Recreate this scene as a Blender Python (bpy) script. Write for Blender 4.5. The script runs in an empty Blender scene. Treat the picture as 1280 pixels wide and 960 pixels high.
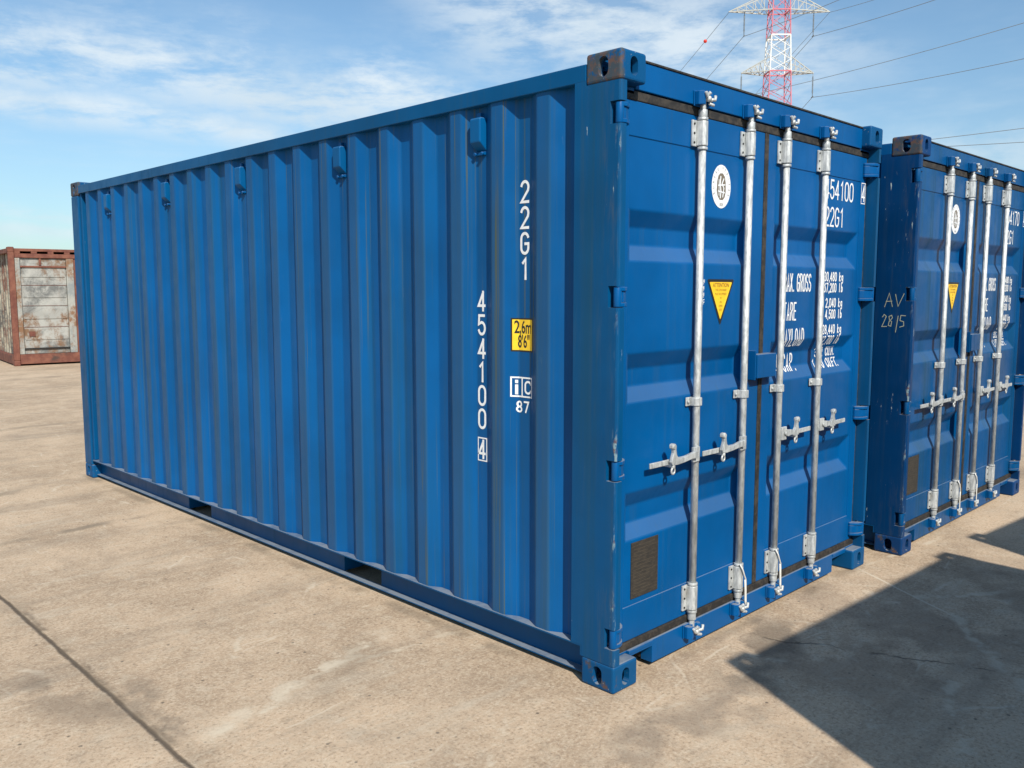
import bpy, bmesh, math, random
from mathutils import Vector, Matrix
random.seed(7)
R = math.radians
scene = bpy.context.scene
COL = scene.collection

# ------------------------------------------------------------------ camera
cd = bpy.data.cameras.new('camera'); cam = bpy.data.objects.new('camera', cd); COL.objects.link(cam)
cd.lens = 30.566; cd.sensor_width = 36; cd.clip_start = 0.05; cd.clip_end = 6000
rx, ux, fx = (Vector((0.708963, -0.705246, -0.000534)), Vector((0.076752, 0.076404, 0.994118)),
              Vector((0.701057, 0.704834, -0.108297)))
m = Matrix((rx, ux, -fx)).transposed().to_4x4()
m.translation = Vector((-2.7163, -2.1380, 1.6701))
cam.matrix_world = m
scene.camera = cam

# ------------------------------------------------------------------ sun and sky
SUN = Vector((-0.49, -1.0, 0.93)).normalized()
EL = math.asin(SUN.z); ROT = math.atan2(SUN.x, SUN.y)
sd = bpy.data.lights.new('sun', 'SUN'); sd.energy = 5.0; sd.angle = R(0.53); sd.color = (1.0, 0.935, 0.84)
so = bpy.data.objects.new('sun', sd); COL.objects.link(so)
so.rotation_euler = SUN.to_track_quat('Z', 'Y').to_euler(); so.location = (-20, -40, 40)
scene.view_settings.view_transform = 'Standard'
scene.view_settings.look = 'None'
scene.view_settings.exposure = 0.16
scene.view_settings.gamma = 1.0
scene.view_settings.use_curve_mapping = False
scene.cycles.max_bounces = 6


class NT:
    """small helper to wire shader nodes"""
    def __init__(s, nt): s.nt = nt
    def n(s, t, **k):
        o = s.nt.nodes.new(t)
        for a, v in k.items(): setattr(o, a, v)
        return o
    def l(s, a, b): s.nt.links.new(a, b)
    def put(s, sock, v):
        if isinstance(v, bpy.types.NodeSocket): s.l(v, sock)
        elif isinstance(v, (tuple, list)) and sock.type == 'RGBA': sock.default_value = (*v[:3], 1)
        else: sock.default_value = v
    def math(s, op, a, b=0.0, c=None, clamp=False):
        o = s.n('ShaderNodeMath', operation=op, use_clamp=clamp)
        s.put(o.inputs[0], a); s.put(o.inputs[1], b)
        if c is not None: s.put(o.inputs[2], c)
        return o.outputs[0]
    def mix(s, f, a, b, mode='MIX'):
        o = s.n('ShaderNodeMix', data_type='RGBA', blend_type=mode)
        s.put(o.inputs[0], f); s.put(o.inputs[6], a); s.put(o.inputs[7], b)
        return o.outputs[2]
    def noise(s, vec, scale, detail=4, rough=0.55, dist=0.0):
        o = s.n('ShaderNodeTexNoise'); s.l(vec, o.inputs['Vector'])
        o.inputs['Scale'].default_value = scale; o.inputs['Detail'].default_value = detail
        o.inputs['Roughness'].default_value = rough; o.inputs['Distortion'].default_value = dist
        return o.outputs['Fac']
    def wn(s, vec, sc):
        o = s.n('ShaderNodeTexNoise'); s.l(vec, o.inputs['Vector']); o.inputs['Scale'].default_value = sc
        o.inputs['Detail'].default_value = 5
        return o.outputs['Color']
    def vor(s, vec, scale, feature='F1', out='Distance'):
        o = s.n('ShaderNodeTexVoronoi', feature=feature); s.l(vec, o.inputs['Vector'])
        o.inputs['Scale'].default_value = scale
        return o.outputs[out]
    def scale(s, vec, v, off=(0, 0, 0)):
        o = s.n('ShaderNodeMapping'); s.l(vec, o.inputs[0]); o.inputs['Scale'].default_value = v
        o.inputs['Location'].default_value = off
        return o.outputs[0]
    def ramp(s, v, a, b, lo=0.0, hi=1.0):
        o = s.n('ShaderNodeMapRange'); o.interpolation_type = 'SMOOTHSTEP'
        s.put(o.inputs[0], v); o.inputs[1].default_value = a; o.inputs[2].default_value = b
        o.inputs[3].default_value = lo; o.inputs[4].default_value = hi
        return o.outputs[0]
    def sep(s, vec):
        o = s.n('ShaderNodeSeparateXYZ'); s.l(vec, o.inputs[0]); return o.outputs
    def vmath(s, op, a, b=None):
        o = s.n('ShaderNodeVectorMath', operation=op); s.l(a, o.inputs[0])
        if b is not None:
            if isinstance(b, bpy.types.NodeSocket): s.l(b, o.inputs[1])
            else: o.inputs[1].default_value = b
        return o.outputs['Value'] if op in ('DOT_PRODUCT', 'LENGTH', 'DISTANCE') else o.outputs[0]
    def bump(s, h, strength=0.3, dist=0.01):
        o = s.n('ShaderNodeBump'); o.inputs['Strength'].default_value = strength
        o.inputs['Distance'].default_value = dist; s.l(h, o.inputs['Height'])
        return o.outputs[0]


world = bpy.data.worlds.new('World'); scene.world = world; world.use_nodes = True
w = NT(world.node_tree)
bg = world.node_tree.nodes['Background']
sky = w.n('ShaderNodeTexSky', sky_type='NISHITA', sun_disc=False, sun_elevation=EL, sun_rotation=ROT,
          air_density=1.0, dust_density=0.6, ozone_density=1.6)
gen = w.n('ShaderNodeTexCoord').outputs['Generated']
gx, gy, gz = w.sep(gen)
# clouds sit on a flat layer overhead: direction divided by its height gives their perspective
hz = w.math('MAXIMUM', w.math('ADD', gz, 0.06), 0.02)
cx = w.math('DIVIDE', gx, hz); cy = w.math('DIVIDE', gy, hz)
comb = w.n('ShaderNodeCombineXYZ'); w.l(cx, comb.inputs[0]); w.l(cy, comb.inputs[1])
cl = comb.outputs[0]
warp = w.noise(cl, 0.9, 5, 0.6)
rough = w.noise(gen, 8.0, 7, 0.60, 0.1)
fine = w.noise(w.scale(gen, (1, 1, 3.6)), 11.0, 9, 0.64, 0.15)


def band(a, b, width, lo, hi, soft=0.05, amp=0.07, den=1.0, nz=None):
    """a streak of cloud between two compass directions a and b"""
    a = Vector(a).normalized(); b = Vector(b).normalized()
    nrm = a.cross(b).normalized(); mid = (a + b).normalized(); tan = nrm.cross(mid).normalized()
    v = w.vmath('DOT_PRODUCT', gen, tuple(nrm))
    v = w.math('ADD', v, w.math('MULTIPLY', w.math('SUBTRACT', nz or rough, 0.5), amp))
    u = w.vmath('DOT_PRODUCT', gen, tuple(tan))
    f = w.vmath('DOT_PRODUCT', gen, tuple(mid))
    d = w.ramp(w.math('ABSOLUTE', v), width + soft, max(width - soft, 0.0))
    d = w.math('MULTIPLY', d, w.ramp(u, lo - 0.08, lo + 0.08))
    d = w.math('MULTIPLY', d, w.ramp(u, hi + 0.08, hi - 0.08))
    d = w.math('MULTIPLY', d, w.ramp(f, 0.2, 0.5))
    d = w.math('MULTIPLY', d, w.ramp(fine, 0.30, 0.62))
    return w.math('MULTIPLY', d, den)


dens = band((0.256, 0.94, 0.222), (0.66, 0.72, 0.20), 0.022, -0.50, 0.29, 0.034, 0.10, 1.0)
for bb in (band((0.256, 0.95, 0.182), (0.489, 0.854, 0.165), 0.009, -0.4, 0.17, 0.020, 0.035, 0.9),
           band((0.38, 0.87, 0.24), (0.56, 0.79, 0.225), 0.018, -0.2, 0.12, 0.045, 0.12, 0.45),
           band((0.62, 0.72, 0.315), (0.86, 0.47, 0.215), 0.050, -0.20, 0.22, 0.055, 0.13, 0.95),
           band((0.70, 0.66, 0.255), (0.89, 0.42, 0.235), 0.016, -0.14, 0.20, 0.03, 0.06, 0.5),
           band((0.26, 0.96, 0.078), (0.34, 0.94, 0.070), 0.005, -0.07, 0.07, 0.006, 0.022, 0.8, fine),
           band((0.22, 0.97, 0.058), (0.40, 0.91, 0.052), 0.006, -0.12, 0.10, 0.008, 0.03, 0.5, fine),
           band((0.93, 0.34, 0.130), (0.97, 0.22, 0.135), 0.018, -0.14, 0.14, 0.03, 0.06, 0.5),
           w.math('MULTIPLY', w.ramp(warp, 0.48, 0.85), 0.45)):
    dens = w.math('MAXIMUM', dens, bb)
veil = w.ramp(gz, 0.26, 0.02, 0.0, 0.16)
dens = w.math('ADD', dens, veil, clamp=True)
tint = w.mix(1.0, sky.outputs[0], w.mix(w.ramp(gz, 0.0, 0.30), (0.74, 0.93, 1.04), (0.98, 1.15, 1.18)), 'MULTIPLY')
ccol = w.mix(w.ramp(rough, 0.3, 0.7), (5.9, 6.9, 7.6), (7.3, 8.0, 8.4))
skyc = w.mix(w.math('MULTIPLY', dens, 0.85), tint, ccol)
w.l(skyc, bg.inputs[0]); bg.inputs[1].default_value = 0.105


# ------------------------------------------------------------------ materials
def mat(name, color=(0.5, 0.5, 0.5), rough=0.5, metal=0.0, spec=0.5):
    mt = bpy.data.materials.new(name); mt.use_nodes = True
    k = NT(mt.node_tree); p = mt.node_tree.nodes['Principled BSDF']
    k.put(p.inputs['Base Color'], color); k.put(p.inputs['Roughness'], rough)
    p.inputs['Metallic'].default_value = metal; p.inputs['Specular IOR Level'].default_value = spec
    k.p = p; k.obj = k.n('ShaderNodeTexCoord').outputs['Object']
    k.geo = k.n('ShaderNodeNewGeometry').outputs['Position']
    return mt, k


def blue_paint(name, base, dusty=0.0, chips=0.0, streaks=0.0, rough=0.36, edge=False, rust=0.0):
    mt, k = mat(name, base, rough, spec=0.16)
    o = k.obj; X, Y, Z = k.sep(o)
    lo = k.noise(o, 1.3, 4, 0.6)
    col = k.mix(k.ramp(lo, 0.3, 0.7), tuple(c * 0.86 for c in base), tuple(min(c * 1.12, 1) for c in base))
    rg = k.ramp(k.noise(o, 7.0, 5, 0.6), 0.3, 0.8, rough - 0.06, rough + 0.14)
    if streaks > 0.2:
        # broad faded and grimy bands running down the ribs
        s0 = k.noise(k.scale(o, (5.5, 5.5, 0.22), (1, 2, 3)), 1.0, 4, 0.6)
        s9 = k.noise(k.scale(o, (17, 17, 0.4), (5, 2, 9)), 1.0, 5, 0.65)
        f = k.math('MULTIPLY', k.ramp(s0, 0.40, 0.66), k.ramp(s9, 0.36, 0.66))
        col = k.mix(k.math('MULTIPLY', f, 0.55), col, (base[0] + 0.010, base[1] * 0.86, base[2] * 0.50))
    if streaks:
        st = k.noise(k.scale(o, (34, 34, 0.55)), 1.0, 6, 0.62)
        st2 = k.noise(k.scale(o, (9, 9, 0.35), (3, 1, 2)), 1.0, 4, 0.6)
        f = k.math('MULTIPLY', k.ramp(st, 0.47, 0.70), k.ramp(st2, 0.38, 0.66))
        col = k.mix(k.math('MULTIPLY', f, streaks), col, (0.045, 0.078, 0.070))
        rg = k.math('ADD', rg, k.math('MULTIPLY', f, 0.2))
    if dusty:
        # road dust lies on the outer folds of the side wall
        fold = k.ramp(X, 0.019, 0.013)
        d1 = k.noise(k.scale(o, (16, 16, 0.8), (1, 5, 0)), 1.0, 5, 0.6)
        f = k.math('MULTIPLY', fold, k.ramp(d1, 0.25, 0.65, 0.35, 1.0))
        f = k.math('MULTIPLY', f, k.ramp(Z, 2.5, 1.9, 0.35, 1.0))
        col = k.mix(k.math('MULTIPLY', f, dusty), col, (0.040, 0.092, 0.130))
        # rusty olive runs
        d2 = k.noise(k.scale(o, (60, 60, 0.5), (7, 2, 1)), 1.0, 5, 0.65)
        d3 = k.noise(k.scale(o, (2.2, 2.2, 0.6), (0, 9, 4)), 1.0, 3, 0.5)
        f2 = k.math('MULTIPLY', k.ramp(d2, 0.57, 0.66), k.ramp(d3, 0.40, 0.56))
        f2 = k.math('MULTIPLY', f2, k.ramp(Y, 4.2, 1.2, 0.20, 0.90))
        col = k.mix(f2, col, (0.085, 0.095, 0.050))
    if chips:
        s1 = k.noise(k.scale(o, (55, 55, 9)), 1.0, 4, 0.7)
        s2 = k.noise(k.scale(o, (3.2, 3.2, 3.2), (4, 4, 4)), 1.0, 2, 0.5)
        f = k.math('MULTIPLY', k.ramp(s1, 0.69 - 0.045 * (chips > 0.95), 0.72 - 0.04 * (chips > 0.95)), k.ramp(s2, 0.50, 0.60))
        col = k.mix(k.math('MULTIPLY', f, chips), col, (0.42, 0.50, 0.50))
        c1 = k.noise(k.scale(o, (42, 42, 30), (2, 8, 1)), 1.0, 5, 0.7)
        f = k.math('MULTIPLY', k.ramp(c1, 0.70, 0.735), k.ramp(s2, 0.56, 0.44))
        col = k.mix(k.math('MULTIPLY', f, chips), col, (0.13, 0.06, 0.03))
    if edge:
        # the outer front corner of the post is rubbed down to primer and rust
        band_ = k.math('MULTIPLY', k.ramp(Y, 0.030, 0.014), k.ramp(X, 0.014, 0.004))
        n1 = k.noise(k.scale(o, (60, 60, 9)), 1.0, 6, 0.72)
        n2 = k.noise(k.scale(o, (1, 1, 1.7), (0, 0, 3.1)), 1.0, 2, 0.5)
        f = k.math('MULTIPLY', band_, k.ramp(n1, 0.52, 0.58))
        f = k.math('MULTIPLY', k.math('MULTIPLY', f, k.ramp(n2, 0.48, 0.58)), 0.75)
        pc = k.mix(k.ramp(k.noise(o, 45, 3, 0.6), 0.45, 0.6), (0.34, 0.46, 0.44), (0.20, 0.095, 0.045))
        col = k.mix(f, col, pc)
        m2 = k.noise(k.scale(o, (20, 20, 2.2), (9, 0, 0)), 1.0, 5, 0.7)
        f = k.math('MULTIPLY', k.ramp(m2, 0.50, 0.75), k.ramp(Y, 0.16, 0.03, 0.2, 1.0))
        f = k.math('MULTIPLY', f, k.ramp(X, 0.02, 0.008))
        col = k.mix(k.math('MULTIPLY', f, 0.35), col, (0.10, 0.105, 0.08))
    if rust:
        n1 = k.noise(o, 17.0, 7, 0.72)
        th = k.ramp(Z, 2.4, 2.5, 0.02, 0.15)          # top castings are rubbed far more than the bottom ones
        f = k.ramp(k.math('ADD', n1, th), 0.53, 0.63)
        rc = k.mix(k.ramp(k.noise(o, 30, 5, 0.65), 0.44, 0.64), (0.055, 0.064, 0.062), (0.125, 0.068, 0.034))
        f = k.math('MULTIPLY', f, k.ramp(X, 0.03, 0.012))   # the outer side was rubbed by slings
        col = k.mix(k.math('MULTIPLY', f, 0.85), col, rc)
        s1 = k.noise(k.scale(o, (60, 60, 40)), 1.0, 4, 0.7)
        col = k.mix(k.math('MULTIPLY', k.ramp(s1, 0.66, 0.70), 0.7), col, (0.40, 0.42, 0.38))
        rg = k.math('ADD', rg, k.math('MULTIPLY', f, 0.25))
    # settled dust on ledges that face up
    NZ = k.sep(k.n('ShaderNodeNewGeometry').outputs['Normal'])[2]
    f = k.math('MULTIPLY', k.ramp(NZ, 0.85, 0.97), k.ramp(k.noise(o, 9.0, 4, 0.6), 0.3, 0.6, 0.45, 0.85))
    col = k.mix(f, col, (0.24, 0.27, 0.30))
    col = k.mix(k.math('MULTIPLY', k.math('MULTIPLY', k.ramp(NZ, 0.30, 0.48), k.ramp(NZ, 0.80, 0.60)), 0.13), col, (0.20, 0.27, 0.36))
    k.put(k.p.inputs['Base Color'], col); k.put(k.p.inputs['Roughness'], rg)
    h = k.math('ADD', k.math('MULTIPLY', k.noise(o, 2.6, 2, 0.5), 1.0), k.math('MULTIPLY', k.noise(o, 120, 2, 0.5), 0.02))
    k.l(k.bump(h, 0.3, 0.022), k.p.inputs['Normal'])
    return mt


BL = (0.0003, 0.080, 0.252)
BL2 = (0.0003, 0.066, 0.205)
M = {}
M['paint'] = blue_paint('blue_paint', BL, streaks=0.16, chips=0.04)
M['panel'] = blue_paint('blue_side_paint', BL, dusty=0.42, streaks=0.34, chips=0.05, rough=0.42)
M['post'] = blue_paint('blue_post_paint', (0.0005, 0.068, 0.190), streaks=0.25, chips=0.75, edge=True, rough=0.42)
M['casting'] = blue_paint('casting_paint', (0.001, 0.068, 0.190), chips=0.9, rust=0.9, rough=0.5)
M['rail'] = blue_paint('rail_paint', (0.0005, 0.067, 0.185), streaks=0.2, chips=0.3)
M['paint2'] = blue_paint('dark_blue_paint', BL2, streaks=0.25, chips=0.25)
M['panel2'] = blue_paint('dark_blue_side_paint', BL2, dusty=0.5, streaks=0.3, chips=0.5)
M['post2'] = blue_paint('dark_blue_post_paint', (0.001, 0.037, 0.128), streaks=0.15, chips=1.0, edge=True)
M['casting2'] = blue_paint('dark_casting_paint', (0.003, 0.04, 0.14), chips=1.0, rust=0.8, rough=0.5)
M['rail2'] = M['paint2']
M['vent'] = blue_paint('faded_vent_paint', (0.001, 0.086, 0.245), streaks=0.1)

mt, k = mat('galvanised_steel', (0.5, 0.52, 0.52), 0.5, 0.35)
n1 = k.noise(k.scale(k.obj, (1, 1, 0.35)), 55, 5, 0.65); n2 = k.noise(k.obj, 8, 4, 0.6)
c = k.mix(k.ramp(n1, 0.35, 0.65), (0.38, 0.40, 0.40), (0.60, 0.62, 0.61))
c = k.mix(k.math('MULTIPLY', k.ramp(n2, 0.62, 0.78), 0.5), c, (0.34, 0.31, 0.25))
k.put(k.p.inputs['Base Color'], c); k.put(k.p.inputs['Roughness'], k.ramp(n1, 0.3, 0.7, 0.42, 0.62))
k.l(k.bump(n1, 0.25, 0.002), k.p.inputs['Normal']); M['zinc'] = mt

mt, k = mat('rubber_gasket', (0.05, 0.045, 0.04), 0.75)
n1 = k.noise(k.obj, 26, 6, 0.7)
c = k.mix(k.ramp(n1, 0.40, 0.62), (0.014, 0.013, 0.012), (0.046, 0.038, 0.029))
k.put(k.p.inputs['Base Color'], c); k.l(k.bump(n1, 0.5, 0.004), k.p.inputs['Normal']); M['rubber'] = mt

mt, k = mat('black_gap', (0.012, 0.012, 0.012), 0.8); M['dark'] = mt
mt, k = mat('white_lettering', (0.80, 0.82, 0.82), 0.5)
k.put(k.p.inputs['Base Color'], k.mix(k.ramp(k.noise(k.obj, 60, 4, 0.6), 0.3, 0.7), (0.70, 0.72, 0.72), (0.84, 0.85, 0.85))); M['white'] = mt
mt, k = mat('yellow_decal', (0.86, 0.56, 0.02), 0.45)
k.put(k.p.inputs['Base Color'], k.mix(k.ramp(k.noise(k.obj, 22, 4, 0.6), 0.3, 0.7), (0.80, 0.50, 0.02), (0.88, 0.60, 0.03))); M['yellow'] = mt
M['plate_text'] = mat('worn_plate_print', (0.075, 0.062, 0.046), 0.6)[0]
M['black'] = mat('black_print', (0.015, 0.015, 0.014), 0.5)[0]
M['grey_print'] = mat('grey_print', (0.17, 0.14, 0.10), 0.6)[0]
M['brown_print'] = mat('brown_print', (0.35, 0.16, 0.02), 0.6)[0]
mt, k = mat('old_data_plate', (0.06, 0.05, 0.04), 0.55)
n1 = k.noise(k.scale(k.obj, (30, 30, 130)), 1.0, 5, 0.7)
k.put(k.p.inputs['Base Color'], k.mix(k.ramp(n1, 0.4, 0.7), (0.030, 0.027, 0.023), (0.060, 0.050, 0.038))); M['plate'] = mt
mt, k = mat('cotton_cord', (0.68, 0.67, 0.62), 0.9); M['cord'] = mt
mt, k = mat('timber_floor', (0.12, 0.085, 0.05), 0.8)
k.put(k.p.inputs['Base Color'], k.mix(k.noise(k.scale(k.obj, (3, 40, 3)), 1.0, 4, 0.6), (0.07, 0.05, 0.03), (0.17, 0.12, 0.07))); M['timber'] = mt
mt, k = mat('pale_chalk', (0.38, 0.40, 0.30), 0.9); M['chalk'] = mt

mt, k = mat('rusty_red_steel', (0.20, 0.055, 0.032), 0.75)
n1 = k.noise(k.obj, 5, 7, 0.7)
c = k.mix(k.ramp(n1, 0.35, 0.65), (0.115, 0.034, 0.022), (0.20, 0.075, 0.045))
c = k.mix(k.ramp(k.noise(k.obj, 2.0, 6, 0.7), 0.55, 0.70), c, (0.06, 0.035, 0.026))
k.put(k.p.inputs['Base Color'], c); k.l(k.bump(n1, 0.4, 0.01), k.p.inputs['Normal']); M['rust'] = mt


def peeling(name, light, dark, rusty):
    mt, k = mat(name, light, 0.7)
    o = k.obj
    a = k.noise(o, 1.6, 7, 0.72, 0.4); b = k.noise(o, 7.0, 7, 0.75); c_ = k.noise(o, 2.4, 5, 0.6, 0.3)
    c = k.mix(k.ramp(c_, 0.35, 0.65), light, tuple(v * 0.8 for v in light))
    c = k.mix(k.math('MULTIPLY', k.ramp(a, 0.42, 0.60), k.ramp(b, 0.30, 0.60)), c, dark)
    c = k.mix(k.math('MULTIPLY', k.ramp(k.noise(k.scale(o, (1, 1, 0.6), (5, 2, 3)), 1.9, 7, 0.7), 0.47, 0.60), k.ramp(b, 0.34, 0.52)), c, rusty)
    k.put(k.p.inputs['Base Color'], c)
    k.l(k.bump(b, 0.3, 0.01), k.p.inputs['Normal'])
    return mt


M['peel'] = peeling('peeling_white_paint', (0.36, 0.36, 0.33), (0.12, 0.125, 0.12), (0.17, 0.095, 0.05))
M['strip'] = peeling('chalky_white_paint', (0.36, 0.36, 0.32), (0.20, 0.22, 0.22), (0.19, 0.10, 0.05))
M['scorch'] = peeling('scorched_white_paint', (0.38, 0.35, 0.27), (0.03, 0.035, 0.04), (0.13, 0.06, 0.04))
M['pred'] = mat('mast_hazed_red_paint', (0.50, 0.13, 0.17), 0.6)[0]  # red paled towards pink, putting distance haze into the colour
M['pwhite'] = mat('mast_white_paint', (0.72, 0.72, 0.68), 0.6)[0]
M['pgrey'] = mat('mast_galvanised', (0.42, 0.43, 0.40), 0.6)[0]
M['wire'] = mat('conductor_cable', (0.22, 0.26, 0.29), 0.6)[0]
M['ball'] = mat('marker_red', (0.75, 0.04, 0.02), 0.5)[0]

# ------------------------------------------------------------------ ground
mt, k = mat('yard_concrete', (0.4, 0.35, 0.27), 0.9, spec=0.25)
P = k.geo; PX, PY, PZ = k.sep(P)
big = k.noise(P, 0.35, 5, 0.6, 0.3); med = k.noise(P, 1.7, 7, 0.66, 0.5)
smal = k.noise(P, 9.0, 6, 0.7); grain = k.noise(P, 70.0, 4, 0.75); gr2 = k.noise(P, 230.0, 2, 0.6)
A, B = (0.345, 0.250, 0.166), (0.552, 0.414, 0.282)
f = k.math('ADD', k.math('MULTIPLY', med, 0.55), k.math('MULTIPLY', big, 0.45))
col = k.mix(k.ramp(f, 0.36, 0.62), A, B)
col = k.mix(k.math('MULTIPLY', k.ramp(smal, 0.48, 0.72), 0.55), col, (0.52, 0.44, 0.33))
col = k.mix(k.math('MULTIPLY', k.ramp(smal, 0.46, 0.28), 0.42), col, (0.22, 0.18, 0.135))
col = k.mix(k.math('MULTIPLY', k.ramp(grain, 0.50, 0.64), 0.55), col, (0.64, 0.54, 0.40))
col = k.mix(k.math('MULTIPLY', k.ramp(grain, 0.47, 0.34), 0.60), col, (0.15, 0.115, 0.08))
stn = k.vor(P, 62.0)
col = k.mix(k.math('MULTIPLY', k.ramp(stn, 0.16, 0.08), k.ramp(k.noise(P, 11, 2, 0.5), 0.5, 0.6)), col, (0.66, 0.58, 0.46))
pits = k.vor(k.scale(P, (1, 1, 1), (3, 7, 0)), 9.0)
col = k.mix(k.math('MULTIPLY', k.ramp(pits, 0.09, 0.04), 0.75), col, (0.075, 0.065, 0.05))
mid = k.noise(P, 24.0, 6, 0.75)
col = k.mix(k.math('MULTIPLY', k.ramp(mid, 0.50, 0.64), 0.50), col, (0.56, 0.46, 0.33))
col = k.mix(k.math('MULTIPLY', k.ramp(mid, 0.46, 0.34), 0.34), col, (0.19, 0.15, 0.105))
# random pale scuffs, some straight, some curved
for q, (sc__, of_) in enumerate((((0.9, 3.1, 1), (2, 1, 0)), ((2.6, 1.1, 1), (7, 3, 0)))):
    vv = k.n('ShaderNodeTexVoronoi', feature='DISTANCE_TO_EDGE')
    wv = k.vmath('ADD', k.scale(P, sc__, of_), k.vmath('MULTIPLY', k.wn(P, 3.0), (0.25, 0.25, 0)) )
    k.l(wv, vv.inputs['Vector']); vv.inputs['Scale'].default_value = 0.8
    fq = k.math('MULTIPLY', k.ramp(vv.outputs['Distance'], 0.018, 0.004), k.ramp(k.noise(P, 2.3 + q, 6, 0.75), 0.52, 0.62))
    col = k.mix(k.math('MULTIPLY', fq, 0.6), col, (0.62, 0.53, 0.40))
# long drag marks and worn lanes running along the rows
lane = k.noise(k.scale(P, (0.25, 2.6, 1), (0, 2, 0)), 1.0, 6, 0.65, 0.4)
col = k.mix(k.math('MULTIPLY', k.ramp(lane, 0.50, 0.66), 0.30), col, (0.23, 0.19, 0.145))
lane2 = k.noise(k.scale(P, (0.5, 3.2, 1), (6, 4, 0)), 1.0, 7, 0.7, 0.3)
col = k.mix(k.math('MULTIPLY', k.ramp(lane2, 0.56, 0.70), 0.35), col, (0.55, 0.48, 0.37))
# broad damp and oil stains
oil = k.noise(P, 0.9, 5, 0.6, 0.6)
col = k.mix(k.math('MULTIPLY', k.ramp(oil, 0.56, 0.70), 0.26), col, (0.15, 0.12, 0.095))
hh = k.math('ADD', k.math('MULTIPLY', grain, 0.6), k.math('MULTIPLY', smal, 0.8))


def seg(a, b, width, colr, amt, wob=0.03, soft=1.6, brk=None, wsc=1.3):
    """a crack, joint or scrape following a line on the yard"""
    global col, hh
    ax, ay = a; bx, by = b; L = math.hypot(bx - ax, by - ay); tx, ty = (bx - ax) / L, (by - ay) / L
    u = k.math('ADD', k.math('MULTIPLY', k.math('SUBTRACT', PX, ax), tx), k.math('MULTIPLY', k.math('SUBTRACT', PY, ay), ty))
    v = k.math('ADD', k.math('MULTIPLY', k.math('SUBTRACT', PX, ax), -ty), k.math('MULTIPLY', k.math('SUBTRACT', PY, ay), tx))
    nz = k.noise(k.scale(P, (1, 1, 1), (ax, ay, 0)), wsc, 7, 0.62)
    v = k.math('ABSOLUTE', k.math('ADD', v, k.math('MULTIPLY', k.math('SUBTRACT', nz, 0.5), wob * 2)))
    jag = k.math('MULTIPLY', k.math('SUBTRACT', smal, 0.5), width * 2.2)
    v = k.math('ADD', v, jag)
    g = k.ramp(v, width * soft, width * 0.4)
    g = k.math('MULTIPLY', g, k.math('MULTIPLY', k.ramp(u, -0.12, 0.12), k.ramp(u, L + 0.12, L - 0.12)))
    if brk: g = k.math('MULTIPLY', g, k.ramp(k.noise(P, brk, 3, 0.6), 0.44, 0.56))
    g = k.math('MULTIPLY', g, amt)
    col = k.mix(g, col, colr)
    return g


DK, LT, MD = (0.075, 0.06, 0.045), (0.62, 0.54, 0.41), (0.22, 0.18, 0.13)
seg((-1.40, 9.0), (-1.51, -3.0), 0.05, MD, 0.22, 0.06, 2.6, 1.5)
j = seg((-1.40, 9.0), (-1.51, -3.0), 0.0065, (0.09, 0.07, 0.05), 0.9, 0.014, 2.6, None, 3.5)
seg((-1.385, 9.0), (-1.495, -3.0), 0.014, (0.14, 0.108, 0.075), 0.6, 0.05, 2.4, 3.2, 5.0)
hh = k.math('SUBTRACT', hh, k.math('MULTIPLY', j, 2.5))
seg((-4, 3.95), (0.05, 4.3), 0.035, MD, 0.75, 0.05, 2.0, 1.2)
seg((-4, 5.4), (0.05, 5.9), 0.05, MD, 0.6, 0.06, 2.4, 0.9)
seg((-3, 9.3), (2.5, 9.6), 0.05, MD, 0.5, 0.05, 2.4, 0.7)
seg((-1.35, 0.86), (-0.28, 1.20), 0.032, LT, 0.55, 0.12, 2.6, 5, 3.0); seg((-1.35, 0.86), (-0.28, 1.20), 0.014, LT, 0.6, 0.14, 2.4, 9, 3.5)      # pale scuffed streak
seg((-0.75, 1.05), (0.0, 0.98), 0.012, LT, 0.5, 0.12, 2.4, 7, 3.0)
seg((-0.95, 1.35), (-0.75, 1.75), 0.010, LT, 0.45, 0.12, 2.4, 9, 3.0)
seg((-1.4, -0.1), (0.5, -0.45), 0.09, (0.19, 0.155, 0.12), 0.55, 0.08, 2.2, 2.0)
seg((0.45, -0.3), (1.25, -0.12), 0.10, (0.13, 0.11, 0.085), 0.65, 0.08, 2.2, 3.0)
seg((2.33, -0.02), (1.95, -0.65), 0.006, LT, 0.8, 0.02, 2.0)
seg((2.30, 0.0), (3.3, -0.12), 0.012, LT, 0.6, 0.04, 2.0, 4)
c2_ = seg((0.95, 0.0), (1.5, -1.35), 0.007, DK, 0.75, 0.13, 2.2, 2.6, 3.0)
seg((1.5, -1.3), (2.4, -1.7), 0.007, DK, 0.65, 0.14, 2.2, 2.6, 3.0)
seg((1.0, -0.45), (1.3, -0.3), 0.03, LT, 0.7, 0.04, 2.0, 6)
seg((0.75, -0.15), (0.8, -0.35), 0.02, LT, 0.6, 0.02, 2.0, 9)
hh = k.math('SUBTRACT', hh, k.math('MULTIPLY', c2_, 1.5))
seg((3.1, -0.95), (0.7, -0.55), 0.26, (0.175, 0.125, 0.088), 0.42, 0.30, 2.4, 1.6, 1.6)
seg((2.1, -0.55), (1.2, -1.25), 0.016, LT, 0.5, 0.12, 2.6, 5, 2.5)
seg((1.9, -0.35), (2.5, -0.75), 0.014, LT, 0.5, 0.10, 2.6, 6, 3)
seg((1.2, -0.9), (0.5, -1.2), 0.014, LT, 0.5, 0.12, 2.6, 6, 3)
seg((-1.7, 1.9), (-1.42, 1.2), 0.11, (0.17, 0.135, 0.10), 0.5, 0.16, 2.4, 2.5, 2.0)
seg((-1.35, 1.55), (-1.38, 0.9), 0.030, (0.15, 0.12, 0.09), 0.5, 0.10, 2.4, 4.0, 3.0)
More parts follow.
